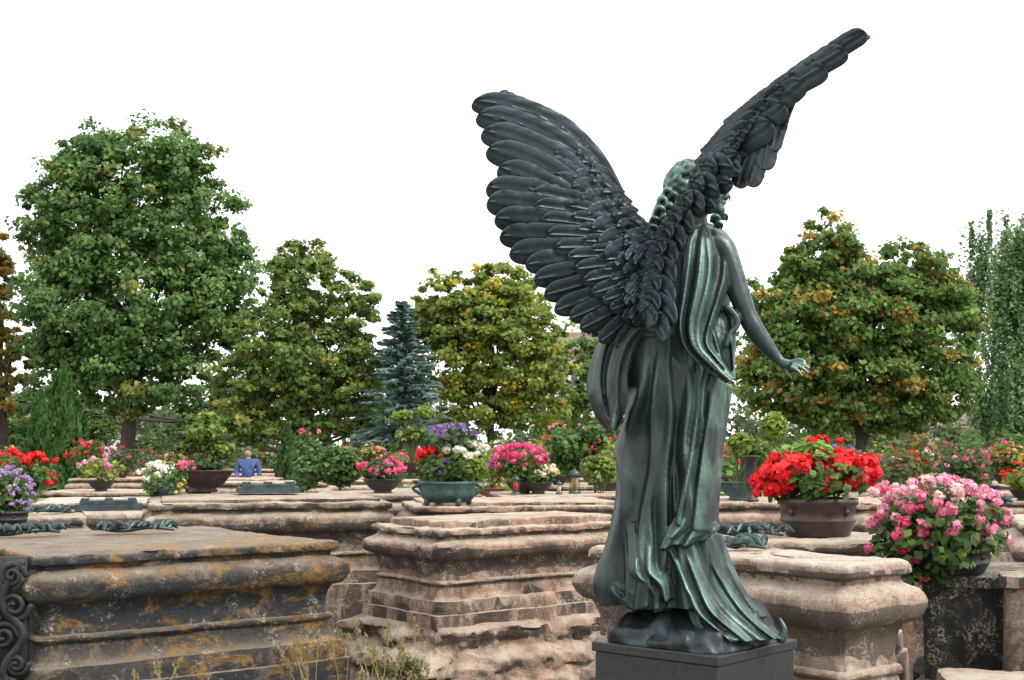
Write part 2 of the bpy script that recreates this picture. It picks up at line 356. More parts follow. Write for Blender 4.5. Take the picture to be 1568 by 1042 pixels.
def slab(t=.03,ins=.16):
    def f(mb,c,u,w,hx,hy,H):
        nx,ny=30,16; V=[];fs=[]; ring=[]
        for i in range(nx): ring.append((-1+2*i/nx,-1))
        for i in range(ny): ring.append((1,-1+2*i/ny))
        for i in range(nx): ring.append((1-2*i/nx,1))
        for i in range(ny): ring.append((-1,1-2*i/ny))
        k=len(ring)
        for dz,o_ in [(-.01,0),(t*.7,0),(t,-.012),(t,-.1),(t,-.25)]:
            for a,b_ in ring:
                X=a*(hx-ins+o_);Y=b_*(hy-ins+o_); q=Vector((X*5,Y*5,dz*9+c[0])); nn=noise.noise(q)*.012+noise.noise(q*3)*.007
                sx=a if abs(a)==1 else 0; sy=b_ if abs(b_)==1 else 0
                X+=sx*nn;Y+=sy*nn; V.append((c[0]+u[0]*X+w[0]*Y,c[1]+u[1]*X+w[1]*Y,H+dz+nn*.5*(dz>0)))
        for i in range(4):
            for j in range(k): fs.append((i*k+j,i*k+(j+1)%k,(i+1)*k+(j+1)%k,(i+1)*k+j))
        fs.append(tuple(4*k+j for j in range(k))); mb.add(V,fs)
    return f
tomb('sandstone_tomb',(-2.22,5.95),(-.93,6.95),1.8,1.11,'dark',.028,.009)
tomb('sandstone_tomb',(-.45,8.0),(.85,9.0),.85,1.10,'mid',.026,.013,rough_base=True,extra=slab(.05,.1),vs=.84)
tomb('sandstone_tomb',(.34,6.1),(1.30,4.97),.48,1.15,'pale',.026,.009,vs=1.1)
tomb('sandstone_tomb',(.95,6.55),(1.78,6.2),.9,1.15,'pale',.035,.009)
tomb('sandstone_tomb',(-2.7,9.5),(-.92,10.0),1.5,1.2,'grey',.04,.012,extra=slab(.03,.1))
tomb('sandstone_tomb',(-.78,10.2),(1.0,10.5),1.3,1.15,'mid',.04,.012,extra=slab(.03,.1))
tomb('sandstone_tomb',(-4.9,8.5),(-3.05,9.2),1.4,1.12,'grey',.04,.011)
tomb('sandstone_tomb',(1.5,9.9),(3.3,9.5),1.4,1.2,'mid',.04,.011)
tomb('sandstone_tomb',(3.05,7.7),(4.5,7.2),1.4,1.15,'pale',.04,.011)
tomb('stone_planter_block',(1.90,5.95),(3.0,5.6),.8,1.03,'black',.035,.012,prof=PB)
tomb('stone_planter_block',(2.14,5.62),(3.0,5.35),.22,1.06,'grey',.03,.014,prof=PB)
tomb('foundation_slab',(1.78,5.2),(3.2,4.95),.35,.66,'pale',.04,.012,prof=PB)
tomb('sandstone_tomb',(-1.9,12.9),(-.3,13.2),1.4,1.15,'grey',.06,.01)
tomb('sandstone_tomb',(-.1,12.7),(1.5,12.9),1.4,1.15,'mid',.06,.01)
tomb('sandstone_tomb',(-4.6,12.2),(-2.8,12.6),1.4,1.1,'pale',.06,.01)
tomb('sandstone_tomb',(2.6,12.5),(4.4,12.2),1.4,1.1,'grey',.06,.01)
# ---------------------------------------------------------------- potted plants
TERR=simple('terracotta',(.30,.11,.06),.8,0,.3,15); BRPOT=simple('brown_glazed_pot',(.045,.028,.024),.4,.2,.5,9,.5); GRPOT=simple('verdigris_pot',(.05,.10,.09),.6,.3,.5,15)
DKPOT=simple('dark_pot',(.025,.025,.025),.5,.1,.4,15); SOIL=simple('soil',(.03,.02,.015),.95,0,.4,30,.8); BZ=simple('dark_bronze_ornament',(.045,.07,.068),.4,.4,.6,15)
STEM=simple('stem',(.09,.11,.04))
def ell(C0,rx,ry,rz,n,surf=.4,zmin=-.5):
    q=sph(n*2); q=q[q[:,2]>zmin][:n]; r=R.rand(len(q),1)**surf
    return C0+q*r*np.array([rx,ry,rz]),q
def plant(name,px,bpy_,d,pot,parts,z=None,seg=28):
    e=empty(name); m=d/F; zb=CH+(HY-bpy_)*m if z is None else z; x=(px-CX)*m
    if pot:
        r,h,kind,pm=pot; r*=m;h*=m; mb=MB()
        if kind=='bowl': prof=[(r*.45,0),(r*.5,h*.08),(r*.42,h*.16),(r*.7,h*.4),(r*.92,h*.75),(r*1.0,h*.93),(r*1.06,h*.95),(r*1.06,h),(r*.95,h),(r*.93,h*.85),(r*.1,h*.85)]
        elif kind=='feet': prof=[(r*.6,h*.1),(r*.85,h*.25),(r*.98,h*.5),(r*.9,h*.75),(r*1.02,h*.9),(r*1.04,h),(r*.94,h),(r*.92,h*.85),(r*.1,h*.85)]
        else: prof=[(r*.82,0),(r*.85,h*.03),(r*.97,h*.35),(r*1.0,h*.4),(r*1.0,h*.44),(r*.97,h*.48),(r*1.0,h*.8),(r*1.06,h*.83),(r*1.07,h),(r*.98,h),(r*.96,h*.85),(r*.1,h*.85)]
        lathe(mb,(x,d,zb),prof,seg)
        if kind=='tub' and d<9:
            for a in np.linspace(0,6.283,5)[:-1]+.6: lathe(mb,(x+r*1.0*math.cos(a),d+r*1.0*math.sin(a),zb+h*.55),[(r*.02,0),(r*.07,h*.05),(r*.07,h*.15),(r*.02,h*.2)],8)
        if kind=='feet':
            for k in range(4):
                a=k*1.571+.5; tube(mb,[(x+r*.75*math.cos(a),d+r*.75*math.sin(a),zb+h*.3),(x+r*.8*math.cos(a),d+r*.8*math.sin(a),zb+h*.06)],[r*.13,r*.1],8,2)
            for sg in(-1,1): tube(mb,[(x+sg*r*.95,d,zb+h*.85),(x+sg*r*1.2,d,zb+h*.7),(x+sg*r*.95,d,zb+h*.45)],[r*.05]*3,6,4)
        mkobj('pot',mb.mesh('pot'),(pm,),e)
        mb=MB(); lathe(mb,(x,d,zb+h*.86),[(r*.9,0),(r*.5,h*.05),(r*.05,h*.07)],16); mkobj('soil',mb.mesh('soil'),(SOIL,),e)
    LC=[];LN=[];LS=[];LK=[];FC=[];FN=[];FS=[];FK=[]; mb=MB(); root=np.array([x,d,zb+(pot[1]*m if pot else 0)])
    for p in parts:
        c0=P(p[1],p[2],d); rx,rz=p[3]*m,p[4]*m; ry=rx if len(p)<9 or p[8] is None else p[8]*m
        if p[0]=='leaf':
            pos,q=ell(c0,rx,ry,rz,p[5],.4,-1); n=len(pos)
            pos=pos+np.array([[noise.noise(Vector(v_*7/max(.3,d/8)))*rx*.25 for _ in range(3)] for v_ in pos])
            LC.append(pos);LN.append(q*.6+[0,-.1,.5]+R.normal(size=(n,3))*.4);LS.append(p[6]*R.uniform(.6,1.3,size=n));LK.append(pal(p[7],n)*1.3*R.uniform(.6,1.35,size=(n,1)))
            for k in range(7):
                t=pos[R.randint(n)]; tube(mb,[root-[0,0,.02],(root+t)/2+R.normal(size=3)*.01,t],[.006*d/8,.004*d/8,.002],5,3)
        else:
            hc,q=ell(c0,rx,ry,rz,p[5],.12,-.75); hr=p[6]*m
            for cc_,qq in zip(hc,q):
                k=int(44 if len(p)<10 else p[9]); s=sph(k); s=np.where((s@qq)[:,None]<-.3,-s,s); r_=hr*R.uniform(.6,1.15)
                FC.append(cc_+s*r_*np.array([1,1,.75])*R.uniform(.6,1,size=(k,1)));FN.append(s+R.normal(size=(k,3))*.35);FS.append(r_*R.uniform(.55,.95,size=k))
                FK.append(pal(p[7],1)*.5*np.ones((k,1))+pal(p[7],k)*.5*R.uniform(.8,1.15,size=(k,1)))
                if d<9: tube(mb,[root,(root+cc_)/2+[0,0,.01],cc_],[.004,.003,.002],5,3)
    if mb.n: mkobj('stems',mb.mesh('stems'),(STEM,),e)
    if LC: leaves('leaves',np.vstack(LC),np.vstack(LN),np.concatenate(LS),np.vstack(LK),LEAF,e,asp=.42)
    if FC: leaves('blossoms',np.vstack(FC),np.vstack(FN),np.concatenate(FS),np.vstack(FK),PETAL,e,asp=.5)
    return e
GL=[(.07,.13,.03),(.11,.19,.04),(.045,.095,.025)]; YG=[(.18,.25,.04),(.11,.18,.035),(.23,.27,.05)]; DG=[(.035,.07,.02),(.07,.12,.03)]
RED=[(.78,.012,.02),(.65,.008,.015),(.88,.04,.04)]; PINK=[(.80,.08,.24),(.85,.22,.38),(.70,.03,.14)]; LPK=[(.85,.32,.46),(.85,.52,.60),(.75,.12,.28)]
WH=[(.85,.85,.78),(.8,.78,.6)]; PUR=[(.28,.14,.42),(.40,.24,.55),(.2,.08,.3)]; YEL=[(.75,.50,.08),(.8,.6,.2)]
def dz(py,H): return (CH-H)*F/(py-HY)
plant('red_geranium',1252,822,6.75,(57,58,'tub',BRPOT),[('leaf',1252,732,80,36,900,.055,GL),('leaf',1240,695,45,24,260,.06,[(.12,.22,.04),(.2,.3,.06)]),
  ('flower',1222,722,46,26,24,17,RED),('flower',1195,736,35,18,14,15,RED),('flower',1290,718,50,24,20,16,RED),('flower',1252,735,60,16,10,15,RED,65),('flower',1255,685,40,14,6,11,RED),('flower',1335,742,12,10,4,12,RED),('flower',1165,750,10,8,4,11,RED)],z=1.15)
plant('pink_geranium',1455,880,6.0,(58,40,'tub',DKPOT),[('leaf',1440,812,98,66,1900,.05,GL),('leaf',1400,850,72,45,600,.05,DG),
  ('flower',1440,790,102,60,88,10.5,LPK,None,26),('flower',1390,805,66,60,36,10,PINK,None,26),('flower',1500,805,40,55,34,10,LPK,None,26),('flower',1420,755,84,22,44,10,WH+LPK,None,26),('flower',1405,860,55,35,12,9,PINK,None,24)],z=1.03)
plant('mixed_flower_bowl',686,774,dz(774,1.18),(45,36,'feet',GRPOT),[('leaf',688,715,48,26,900,.05,GL),('leaf',720,715,26,24,400,.06,YG),('flower',680,718,34,18,60,6,PUR,None,20),('flower',662,698,24,12,20,8,RED),
  ('flower',712,690,34,10,24,9,WH),('flower',695,662,36,12,36,6,PUR,None,18),('leaf',695,675,40,20,400,.05,DG)],z=1.184)
plant('juniper_bonsai',312,760,11.2,(44,34,'bowl',BRPOT),[('leaf',315,660,32,14,900,.05,YG+DG),('leaf',296,684,24,11,600,.05,DG+YG),('leaf',340,688,20,13,600,.05,DG+YG),('leaf',318,640,15,9,300,.05,YG),('leaf',312,712,34,12,400,.05,DG)],z=1.234)
plant('white_begonia',250,770,10.6,(26,24,'tub',BZ),[('leaf',250,735,34,22,500,.05,GL),('flower',240,725,28,16,40,7,WH,None,20),('flower',268,745,14,12,10,6,WH+YEL,None,20),('flower',288,714,14,8,8,6,PINK,None,20)],z=1.234)
plant('pink_petunia_bowl',586,756,13.4,(30,22,'bowl',DKPOT),[('leaf',584,722,34,16,500,.06,DG),('flower',584,716,36,13,44,6.5,PINK,None,20)],z=1.15)
plant('pink_begonia',800,752,13.3,(26,18,'bowl',DKPOT),[('leaf',795,712,42,24,700,.06,GL),('flower',795,700,40,18,50,8,PINK,None,20),('flower',762,710,16,10,12,5,[(.5,.1,.4)],None,16)],z=1.15)
plant('yellow_begonia_bowl',824,754,13.2,(22,18,'bowl',DKPOT),[('leaf',826,728,24,14,300,.05,GL),('flower',832,724,20,13,24,6.5,YEL+WH,None,20)],z=1.15)
plant('red_geranium',30,760,dz(752,1.14),(30,22,'bowl',BRPOT),[('leaf',35,728,52,24,700,.07,GL),('flower',60,705,22,10,12,8,RED),('flower',15,700,22,10,8,8,RED),('flower',70,735,14,8,4,8,RED)],z=1.14)
plant('purple_aster',15,795,8.2,(26,22,'tub',DKPOT),[('leaf',10,760,34,36,600,.05,GL),('flower',12,755,38,42,190,4,[(.42,.25,.55),(.55,.38,.68)],None,12)],z=1.12)
plant('yellow_shrub_planter',1130,748,10.3,(30,28,'bowl',GRPOT),[('leaf',1135,680,22,16,500,.05,YG),('leaf',1185,655,20,22,500,.05,YG),('leaf',1160,690,40,14,500,.05,YG+GL)],z=1.2)
plant('cypress_bonsai',632,700,17,(34,16,'bowl',BRPOT),[('leaf',615,640,16,11,300,.07,YG),('leaf',652,632,15,10,300,.07,YG),('leaf',632,665,24,12,400,.07,YG+DG)],z=1.3)
plant('rose_bush',872,735,16,None,[('leaf',872,690,42,38,1100,.08,GL),('flower',870,665,36,18,14,4,LPK,None,16),('flower',905,640,14,10,4,4,WH,None,16),('leaf',905,670,26,24,500,.08,GL)])
plant('rose_bush',915,745,13.6,None,[('leaf',915,720,28,26,600,.06,YG+GL),('flower',920,728,12,10,5,6,WH,None,16),('flower',945,705,10,12,6,5,PINK,None,14)],z=1.0)
plant('rose_bush',470,700,18,None,[('leaf',470,695,26,32,700,.07,GL),('flower',474,662,14,6,5,5,PINK,None,16)])
plant('laurel_bush',525,740,15,None,[('leaf',520,715,34,34,1500,.07,DG+GL),('leaf',470,725,24,26,700,.07,GL)])
pals=[RED,PINK,LPK,WH,PUR,YEL,PINK,RED]
bgpal=[GL,GL,DG,YG,G]
def clear(px,d,half): return d>32 or abs(px-380)>half
for ri,d in enumerate([15.6,18.4,21.6,25.5,30,36]):
    w=.42*d+1.5; x=-w+R.uniform(0,1)
    while x<w:
        dd=d+R.uniform(-.3,.3); H=R.uniform(.95,1.15); L=R.uniform(1.3,1.7)
        tomb('sandstone_tomb',(x,dd),(x+L,dd+R.uniform(-.1,.3)),R.uniform(.9,1.4),H,['mid','grey','pale','grey','mid'][R.randint(5)],.22,.012)
        for kk in range(R.randint(1,4)):
            xx=x+L*R.uniform(.1,.9); px=CX+xx/(dd+.4)*F; D=dd+.4; py=HY+(CH-H)*F/D; s=F/D
            if clear(px,D,.5*s+12):
                h=R.uniform(.28,.6); wd=R.uniform(.22,.42); yy=py-.12*s-h*s*.5; k=R.randint(len(pals))
                plant('potted_flowers',px,py,D,(.17*s,.14*s,'bowl',[BRPOT,TERR,DKPOT,GRPOT][R.randint(4)]),
                 [('leaf',px,yy,wd*s*.8,h*s*.5,int(260),.075,bgpal[R.randint(5)]),('flower',px,yy-.06*s,wd*s*.8,h*s*.42,R.randint(5,26),.05*s,pals[k],None,12)],z=H,seg=14)
        if R.rand()<.8:
            xx=x+L+.3; px=CX+xx/dd*F; s=F/dd; hh=R.uniform(.8,2.0)
            if clear(px,dd,.65*s+12): plant('shrub',px,HY+CH*s,dd,None,[('leaf',px,HY+(CH-hh*.5)*s,R.uniform(.3,.6)*s,hh*.5*s,700,.09,bgpal[R.randint(5)])]+([('flower',px,HY+(CH-hh*.7)*s,.35*s,hh*.3*s,10,.05*s,pals[R.randint(8)],None,10)] if R.rand()<.5 else []),z=0)
        x+=L+R.uniform(.5,.9)
def lantern(px,py,d,z,h=.2,col=(.4,.02,.02)):
    e=empty('grave_lantern'); m=d/F; x=(px-CX)*m; mb=MB()
    lathe(mb,(x,d,z),[(h*.24,0),(h*.26,h*.06),(h*.18,h*.1),(h*.18,h*.12)],12); lathe(mb,(x,d,z+h*.68),[(h*.2,0),(h*.28,h*.05),(h*.15,h*.2),(h*.05,h*.26),(h*.05,h*.3)],12)
    for k in range(4): 
        a=k*1.57; tube(mb,[(x+h*.18*math.cos(a),d+h*.18*math.sin(a),z+h*.1),(x+h*.18*math.cos(a),d+h*.18*math.sin(a),z+h*.7)],[h*.02]*2,5,2)
    mkobj('frame',mb.mesh('frame'),(BZ,),e); mb=MB(); lathe(mb,(x,d,z+h*.1),[(h*.13,0),(h*.14,h*.5),(h*.1,h*.55)],12); mkobj('glass',mb.mesh('glass'),(simple('lantern_glass',col,.2),),e)
lantern(790,752,13.0,1.155,.2); lantern(880,735,13.2,1.155,.26,(.3,.2,.05)); lantern(856,748,12.95,1.155,.14,(.6,.5,.3))
def vase(px,d,z,h):
    m=d/F; x=(px-CX)*m; mb=MB(); lathe(mb,(x,d,z),[(h*.16,0),(h*.17,h*.06),(h*.10,h*.1),(h*.11,h*.3),(h*.15,h*.6),(h*.12,h*.85),(h*.2,h*.97),(h*.2,h),(h*.1,h*.98)],18); mkobj('grave_vase',mb.mesh('grave_vase'),(DKPOT,))
vase(1150,9.9,1.2,.36)
def foliage_ornament(name,x,y,z,L,rot,n=26):
    mb=MB(); ca,sa=math.cos(rot),math.sin(rot)
    pts=[(x+ca*t*L+sa*.06*math.sin(t*6),y+sa*t*L,z+.02+.01*math.sin(t*9)) for t in np.linspace(-.5,.5,6)]
    tube(mb,pts,[.012]*5+[.006],6,4)
    for i in range(n):
        t=R.uniform(-.5,.5); c=np.array([x+ca*t*L,y+sa*t*L,z+.012+R.uniform(0,.02)]); a=R.rand()*6.28; l=R.uniform(.06,.11)
        tube(mb,[c,c+[math.cos(a)*l*.5,math.sin(a)*l*.5,.026],c+[math.cos(a)*l,math.sin(a)*l,R.uniform(-.004,.02)]],[.006,.02,.004],6,4,flat=.3)
    mkobj(name,mb.mesh(name),(BZ,))
foliage_ornament('bronze_branch_ornament',-2.2,7.5,1.12,.42,.3,34)
foliage_ornament('bronze_branch_ornament',-2.75,7.2,1.12,.42,.8,34)
foliage_ornament('bronze_branch_ornament',-3.7,9.6,1.12,.8,.2,34)
foliage_ornament('bronze_branch_ornament',1.02,5.75,1.155,.25,-.5,16)
foliage_ornament('bronze_branch_ornament',1.22,6.6,1.155,.35,-.2)
foliage_ornament('bronze_branch_ornament',2.9,8.0,1.25,.5,.2)
def plaque(x,y,z,sx,sy,rot):
    mb=MB(); box(mb,(x,y,z+.035),(sx,sy,.05),rot); box(mb,(x,y,z+.0745),(sx*.85,sy*.85,.025),rot)
    for a in(-.35,0,.35): box(mb,(x+a*sx*math.cos(rot),y+a*sx*math.sin(rot),z+.0955),(sx*.12,sy*.5,.014),rot)
    mkobj('bronze_epitaph_plaque',mb.mesh('p'),(BZ,),None,False)
plaque(-2.05,10.75,1.234,.5,.35,.28); plaque(-3.15,10.0,1.125,.5,.35,.3); plaque(3.7,8.1,1.155,.5,.4,-.2); plaque(1.4,13.4,1.155,.5,.4,.1)
mb=MB()
def scroll(cx,cz,r,sgn,y0=5.93):
    pts=[];rr=[]
    for t in np.linspace(0,1,16):
        a=t*3.6*math.pi*sgn; q=r*(1-t*.85); pts.append((cx+q*math.cos(a),y0-.03*t,cz+q*math.sin(a))); rr.append(.016*(1-.4*t))
    tube(mb,pts,rr,8,3)
for cx,cz,r,s in [(-2.31,1.02,.06,1),(-2.30,.88,.07,-1),(-2.35,.74,.065,1),(-2.29,.61,.05,-1),(-2.34,.5,.05,1),(-2.43,.95,.05,-1),(-2.42,.82,.05,1)]: scroll(cx,cz,r,s)
tube(mb,[(-2.27,5.93,1.08),(-2.36,5.92,.9),(-2.26,5.93,.75),(-2.35,5.92,.58),(-2.26,5.93,.42)],[.018,.022,.022,.02,.015],8,5)
box(mb,(-2.42,6.0,.7),(.3,.04,.8),.0)
mkobj('bronze_scroll_ornament',mb.mesh('scroll'),(simple('blackened_bronze',(.02,.022,.02),.6,.3,.5,20),))
STRAW=simple('straw',(.32,.28,.14))
def tuft(px,d,h,n):
    C=[];mb=MB(); x0=(px-CX)/F*d
    for i in range(n):
        b=np.array([x0+R.normal()*.05,d+R.normal()*.05,0]); t=b+np.array([R.normal()*.12,R.normal()*.1,h*R.uniform(.7,1.05)]); mid=(b+t)/2+R.normal(size=3)*.02
        tube(mb,[b,mid,t],[.003,.0025,.0012],4,4); m=26; s=R.rand(m,1)*.22
        C.append(t-(t-mid)*s*1.5+R.normal(size=(m,3))*.008)
    e=empty('dry_grass'); mkobj('stalks',mb.mesh('stalks'),(STRAW,),e); C=np.vstack(C); k=len(C)
    leaves('seed_heads',C,R.normal(size=(k,3)),.022*R.uniform(.6,1.3,size=k),pal([(.40,.33,.18),(.28,.24,.12)],k),LEAF,e,asp=.3,along=np.ones((k,1))*np.array([0,0,1.]))
tuft(478,6.6,.66,9); tuft(518,6.9,.70,5); tuft(578,6.9,.74,6); tuft(600,7.3,.62,8); tuft(620,6.6,.5,14); tuft(210,5.6,.78,3)
mass('weeds',7.0,7.4,580,650,.0,.5,1800,.03,[(.20,.21,.07),(.15,.15,.06)])
# ---------------------------------------------------------------- houses
WALL=simple('plaster',(.62,.58,.52),.9,0,.08,3); ROOF=simple('roof_tiles',(.15,.10,.08),.8,0,.3,8); GLS=simple('window_glass',(.05,.06,.07),.15); WALL2=simple('plaster_white',(.75,.74,.72),.9,0,.05,3)
def house(px,d,w,dep,he,hr,wm):
    e=empty('house'); x=(px-CX)/F*d; mb=MB(); box(mb,(x,d+dep/2,he/2),(w,dep,he)); mkobj('walls',mb.mesh('w'),(wm,),e,False)
    mb=MB(); a=w/2+.4; V=[(x-a,d-.4,he+.01),(x+a,d-.4,he+.01),(x+a,d+dep+.4,he+.01),(x-a,d+dep+.4,he+.01),(x-a+1,d+dep/2,he+hr),(x+a-1,d+dep/2,he+hr)]
    mb.add(V,[(0,1,5,4),(2,3,4,5),(1,2,5),(3,0,4),(3,2,1,0)]); mkobj('roof',mb.mesh('r'),(ROOF,),e,False)
    mb=MB(); fr=MB(); n=int(w/2.2)
    for fl in range(int(he//2.7)):
        for i in range(n):
            wx=x-w/2+(i+.5)*w/n; wz=1.6+fl*2.7; box(mb,(wx,d-.02,wz),(.95,.06,1.3)); box(fr,(wx,d-.04,wz-.72),(1.2,.14,.1)); box(fr,(wx,d-.055,wz),(.06,.03,1.3))
    mkobj('windows',mb.mesh('g'),(GLS,),e,False); mkobj('sills',fr.mesh('s'),(WALL2,),e,False)
house(-10,72,8,8,3.4,1.6,WALL); house(230,78,14,8,3.0,1.2,WALL2); house(885,95,7,9,8.6,2.2,WALL); house(1530,80,16,9,3.0,1.6,WALL)
# ---------------------------------------------------------------- person (distant)
def person(px,d):
    e=empty('person'); x=(px-CX)/F*d
    def skin(name,verts,edges,rad,mat):
        me=bpy.data.meshes.new(name); me.from_pydata([(x+v[0],d+v[1],v[2]) for v in verts],edges,[]); ob=mkobj(name,me,(mat,),e,False)
        sk=ob.modifiers.new('s','SKIN'); sv=me.skin_vertices[0].data
        for i,r in enumerate(rad): sv[i].radius=(r,r)
        sv[0].use_root=True; s=ob.modifiers.new('u','SUBSURF'); s.levels=1; s.render_levels=1
    skin('jacket',[(0,0,.9),(0,0,1.1),(0,0,1.32),(0,0,1.42),(-.19,0,1.36),(-.25,-.02,1.1),(-.2,-.15,.92),(.19,0,1.36),(.25,0,1.1),(.22,-.1,.88)],[(0,1),(1,2),(2,3),(2,4),(4,5),(5,6),(2,7),(7,8),(8,9)],[.15,.15,.15,.07,.07,.055,.045,.07,.055,.045],simple('blue_jacket',(.04,.08,.22)))
    skin('trousers',[(0,0,.9),(-.1,0,.82),(-.11,0,.45),(-.12,.02,.08),(-.12,-.12,.04),(.1,0,.82),(.11,0,.45),(.12,.02,.08),(.12,-.12,.04)],[(0,1),(1,2),(2,3),(3,4),(0,5),(5,6),(6,7),(7,8)],[.14,.1,.07,.05,.04,.1,.07,.05,.04],simple('dark_trousers',(.04,.04,.06)))
    SK=simple('skin',(.40,.25,.18)); mb=MB(); ball(mb,(x,d,1.55),(.078,.095,.115)); ball(mb,(x,d-.098,1.54),(.015,.02,.025),8); tube(mb,[(x,d,1.4),(x,d,1.48)],[.05,.05],8,2)
    for sg,cx,cy,cz in((-1,-.2,-.16,.9),(1,.22,-.11,.86)):
        ball(mb,(x+cx,d+cy-.03,cz-.03),(.035,.02,.045),8)
        for k in range(4): tube(mb,[(x+cx-.025+k*.016,d+cy-.04,cz-.06),(x+cx-.025+k*.016,d+cy-.05,cz-.13)],[.008,.006],5,2)
        tube(mb,[(x+cx-sg*.03,d+cy-.03,cz-.02),(x+cx-sg*.055,d+cy-.05,cz-.07)],[.01,.007],5,2)
    mkobj('skin_parts',mb.mesh('sk'),(SK,),e); mb=MB(); ball(mb,(x,d+.02,1.60),(.092,.105,.10)); mkobj('hair',mb.mesh('h'),(simple('hair',(.06,.045,.035)),),e)
person(380,28.0)
# ================================================================= ANGEL STATUE
D=4.68; M=D/F
angel=empty('angel_statue')
TB=np.array([(345,1058,38),(358,1054,60),(375,1052,74),(400,1052,78),(450,1045,76),(500,1030,80),(540,1026,84),(580,1030,88),(620,1034,82),(660,1035,76),(720,1027,77),(780,1020,80),(840,1015,85),(880,1014,91),(905,1016,93),(918,1018,92)],float)
_y=np.arange(300,960,1.0); _k=np.exp(-.5*(np.arange(-60,61)/15.)**2); _k/=_k.sum()
def _sm(col): 
    v=np.interp(_y,TB[:,0],col); return np.convolve(np.pad(v,60,mode='edge'),_k,'valid')
_c=_sm(TB[:,1]); _h=_sm(TB[:,2]); _top=np.clip((_y-345)/45,0,1); _h=_h*_top+np.interp(_y,TB[:,0],TB[:,2])*(1-_top)
_dk=np.convolve(np.pad(np.interp(_y,[345,420,540,700,900],[.62,.62,.75,.85,.85]),60,mode='edge'),_k,'valid')
def tb(py): return np.interp(py,_y,_c),np.interp(py,_y,_h)
def dk(py): return np.interp(py,_y,_dk)
def surf(px,py,off=0):
    c,h=tb(py); k=np.clip((px-c)/h,-.97,.97); return D-h*M*dk(py)*math.sqrt(1-k*k)-off
body=MB()
FOLDS=[
 ([(520,985),(620,975),(720,960),(820,944),(918,930)],10,.058,1),
 ([(520,1000),(620,997),(720,988),(820,978),(918,968)],7,.044,-1),
 ([(520,1018),(640,1017),(740,1013),(850,1005),(918,1000)],8,.054,1),
 ([(530,1045),(620,1041),(720,1036),(820,1030),(918,1032)],8,.056,-1),
 ([(530,1078),(600,1068),(720,1054),(800,1046),(918,1050)],7,.050,1),
 ([(550,1100),(640,1088),(720,1072),(790,1058),(918,1075)],8,.044,1),
 ([(590,1110),(650,1104),(730,1092),(800,1078),(918,1098)],8,.022,-1),
 ([(640,966),(720,945),(800,932),(918,918)],7,.036,1),
 ([(700,1001),(780,991),(918,984)],5,.026,1),([(660,1026),(780,1021),(918,1015)],5,.024,-1),([(600,952),(700,956),(800,958),(918,950)],5,.026,-1)]
rows=np.concatenate([np.arange(345,918,3),[918]]); NS=440; V=[]
for py in rows:
    c,h=tb(py); amp=np.interp(py,[345,480,560,700,900],[.0,.02,.03,.05,.06]); s=(py-500)/400
    fl=[(np.interp(py,[a[0] for a in f[0]],[a[1] for a in f[0]])+2.5*math.sin(py*.035+i_*2),f[1]*np.interp(py,[520,918],[.8,1.25]),f[2]*np.clip((py-f[0][0][0])/110.,0,1)**.8*np.interp(py,[520,918],[.75,1.1])*(1+.25*math.sin(py*.022+i_*1.7)),f[3]) for i_,f in enumerate(FOLDS)]
    for j in range(NS):
        t=2*math.pi*j/NS; ct,stt=math.cos(t),math.sin(t); px=c+h*ct
        f=.5*abs(math.sin(5.5*t+.9*s+.4*math.sin(3*t)))+.3*abs(math.sin(9.5*t-1.2*s+1+.5*math.sin(s*5)))
        k=1+amp*(f-.4)*(1.5 if stt>0 else .5); dd=0
        if stt<.15:
            for fx,fw,fa,sk in fl:
                dx=(px-fx)*sk
                if abs(dx)<fw*3: dd+=fa*math.exp(-(abs(dx)/(fw*(1.4 if dx<0 else .6)))**1.8)
            n_=noise.noise(Vector((px*.035,py*.005,3.3))); dd+=.010*max(0,1-abs(n_)*2.8)**2*np.clip((py-500)/60,0,1)
            dd+=.006*noise.noise(Vector((px*.02+py*.01,py*.015,7.3)))*np.clip((py-500)/60,0,1)
            dd*=min(1,(.15-stt)*3)
        rr=h*M*(.94 if py>520 else 1)
        x=rr*k*ct+dd*ct*.6; y=rr*dk(py)*k*stt+dd*stt; p=P(c,py,D); V.append((p[0]+x,p[1]+y,p[2]-(.02*f*(py>910))))
fs=[(i*NS+j,i*NS+(j+1)%NS,(i+1)*NS+(j+1)%NS,(i+1)*NS+j) for i in range(len(rows)-1) for j in range(NS)]
fs.append(tuple(range(NS))[::-1]); fs.append(tuple((len(rows)-1)*NS+j for j in range(NS))); body.add(V,fs)
def T(pts,off=0,depth=None,seg=12,flat=1.,mb=None):
    p3=[];r=[]
    for q in pts:
        dd=q[3] if len(q)>3 else (depth if depth is not None else surf(q[0],q[1],off)); p3.append(P(q[0],q[1],dd)); r.append(q[2]*dd/F)
    tube(mb or body,p3,r,seg,7,flat=flat)
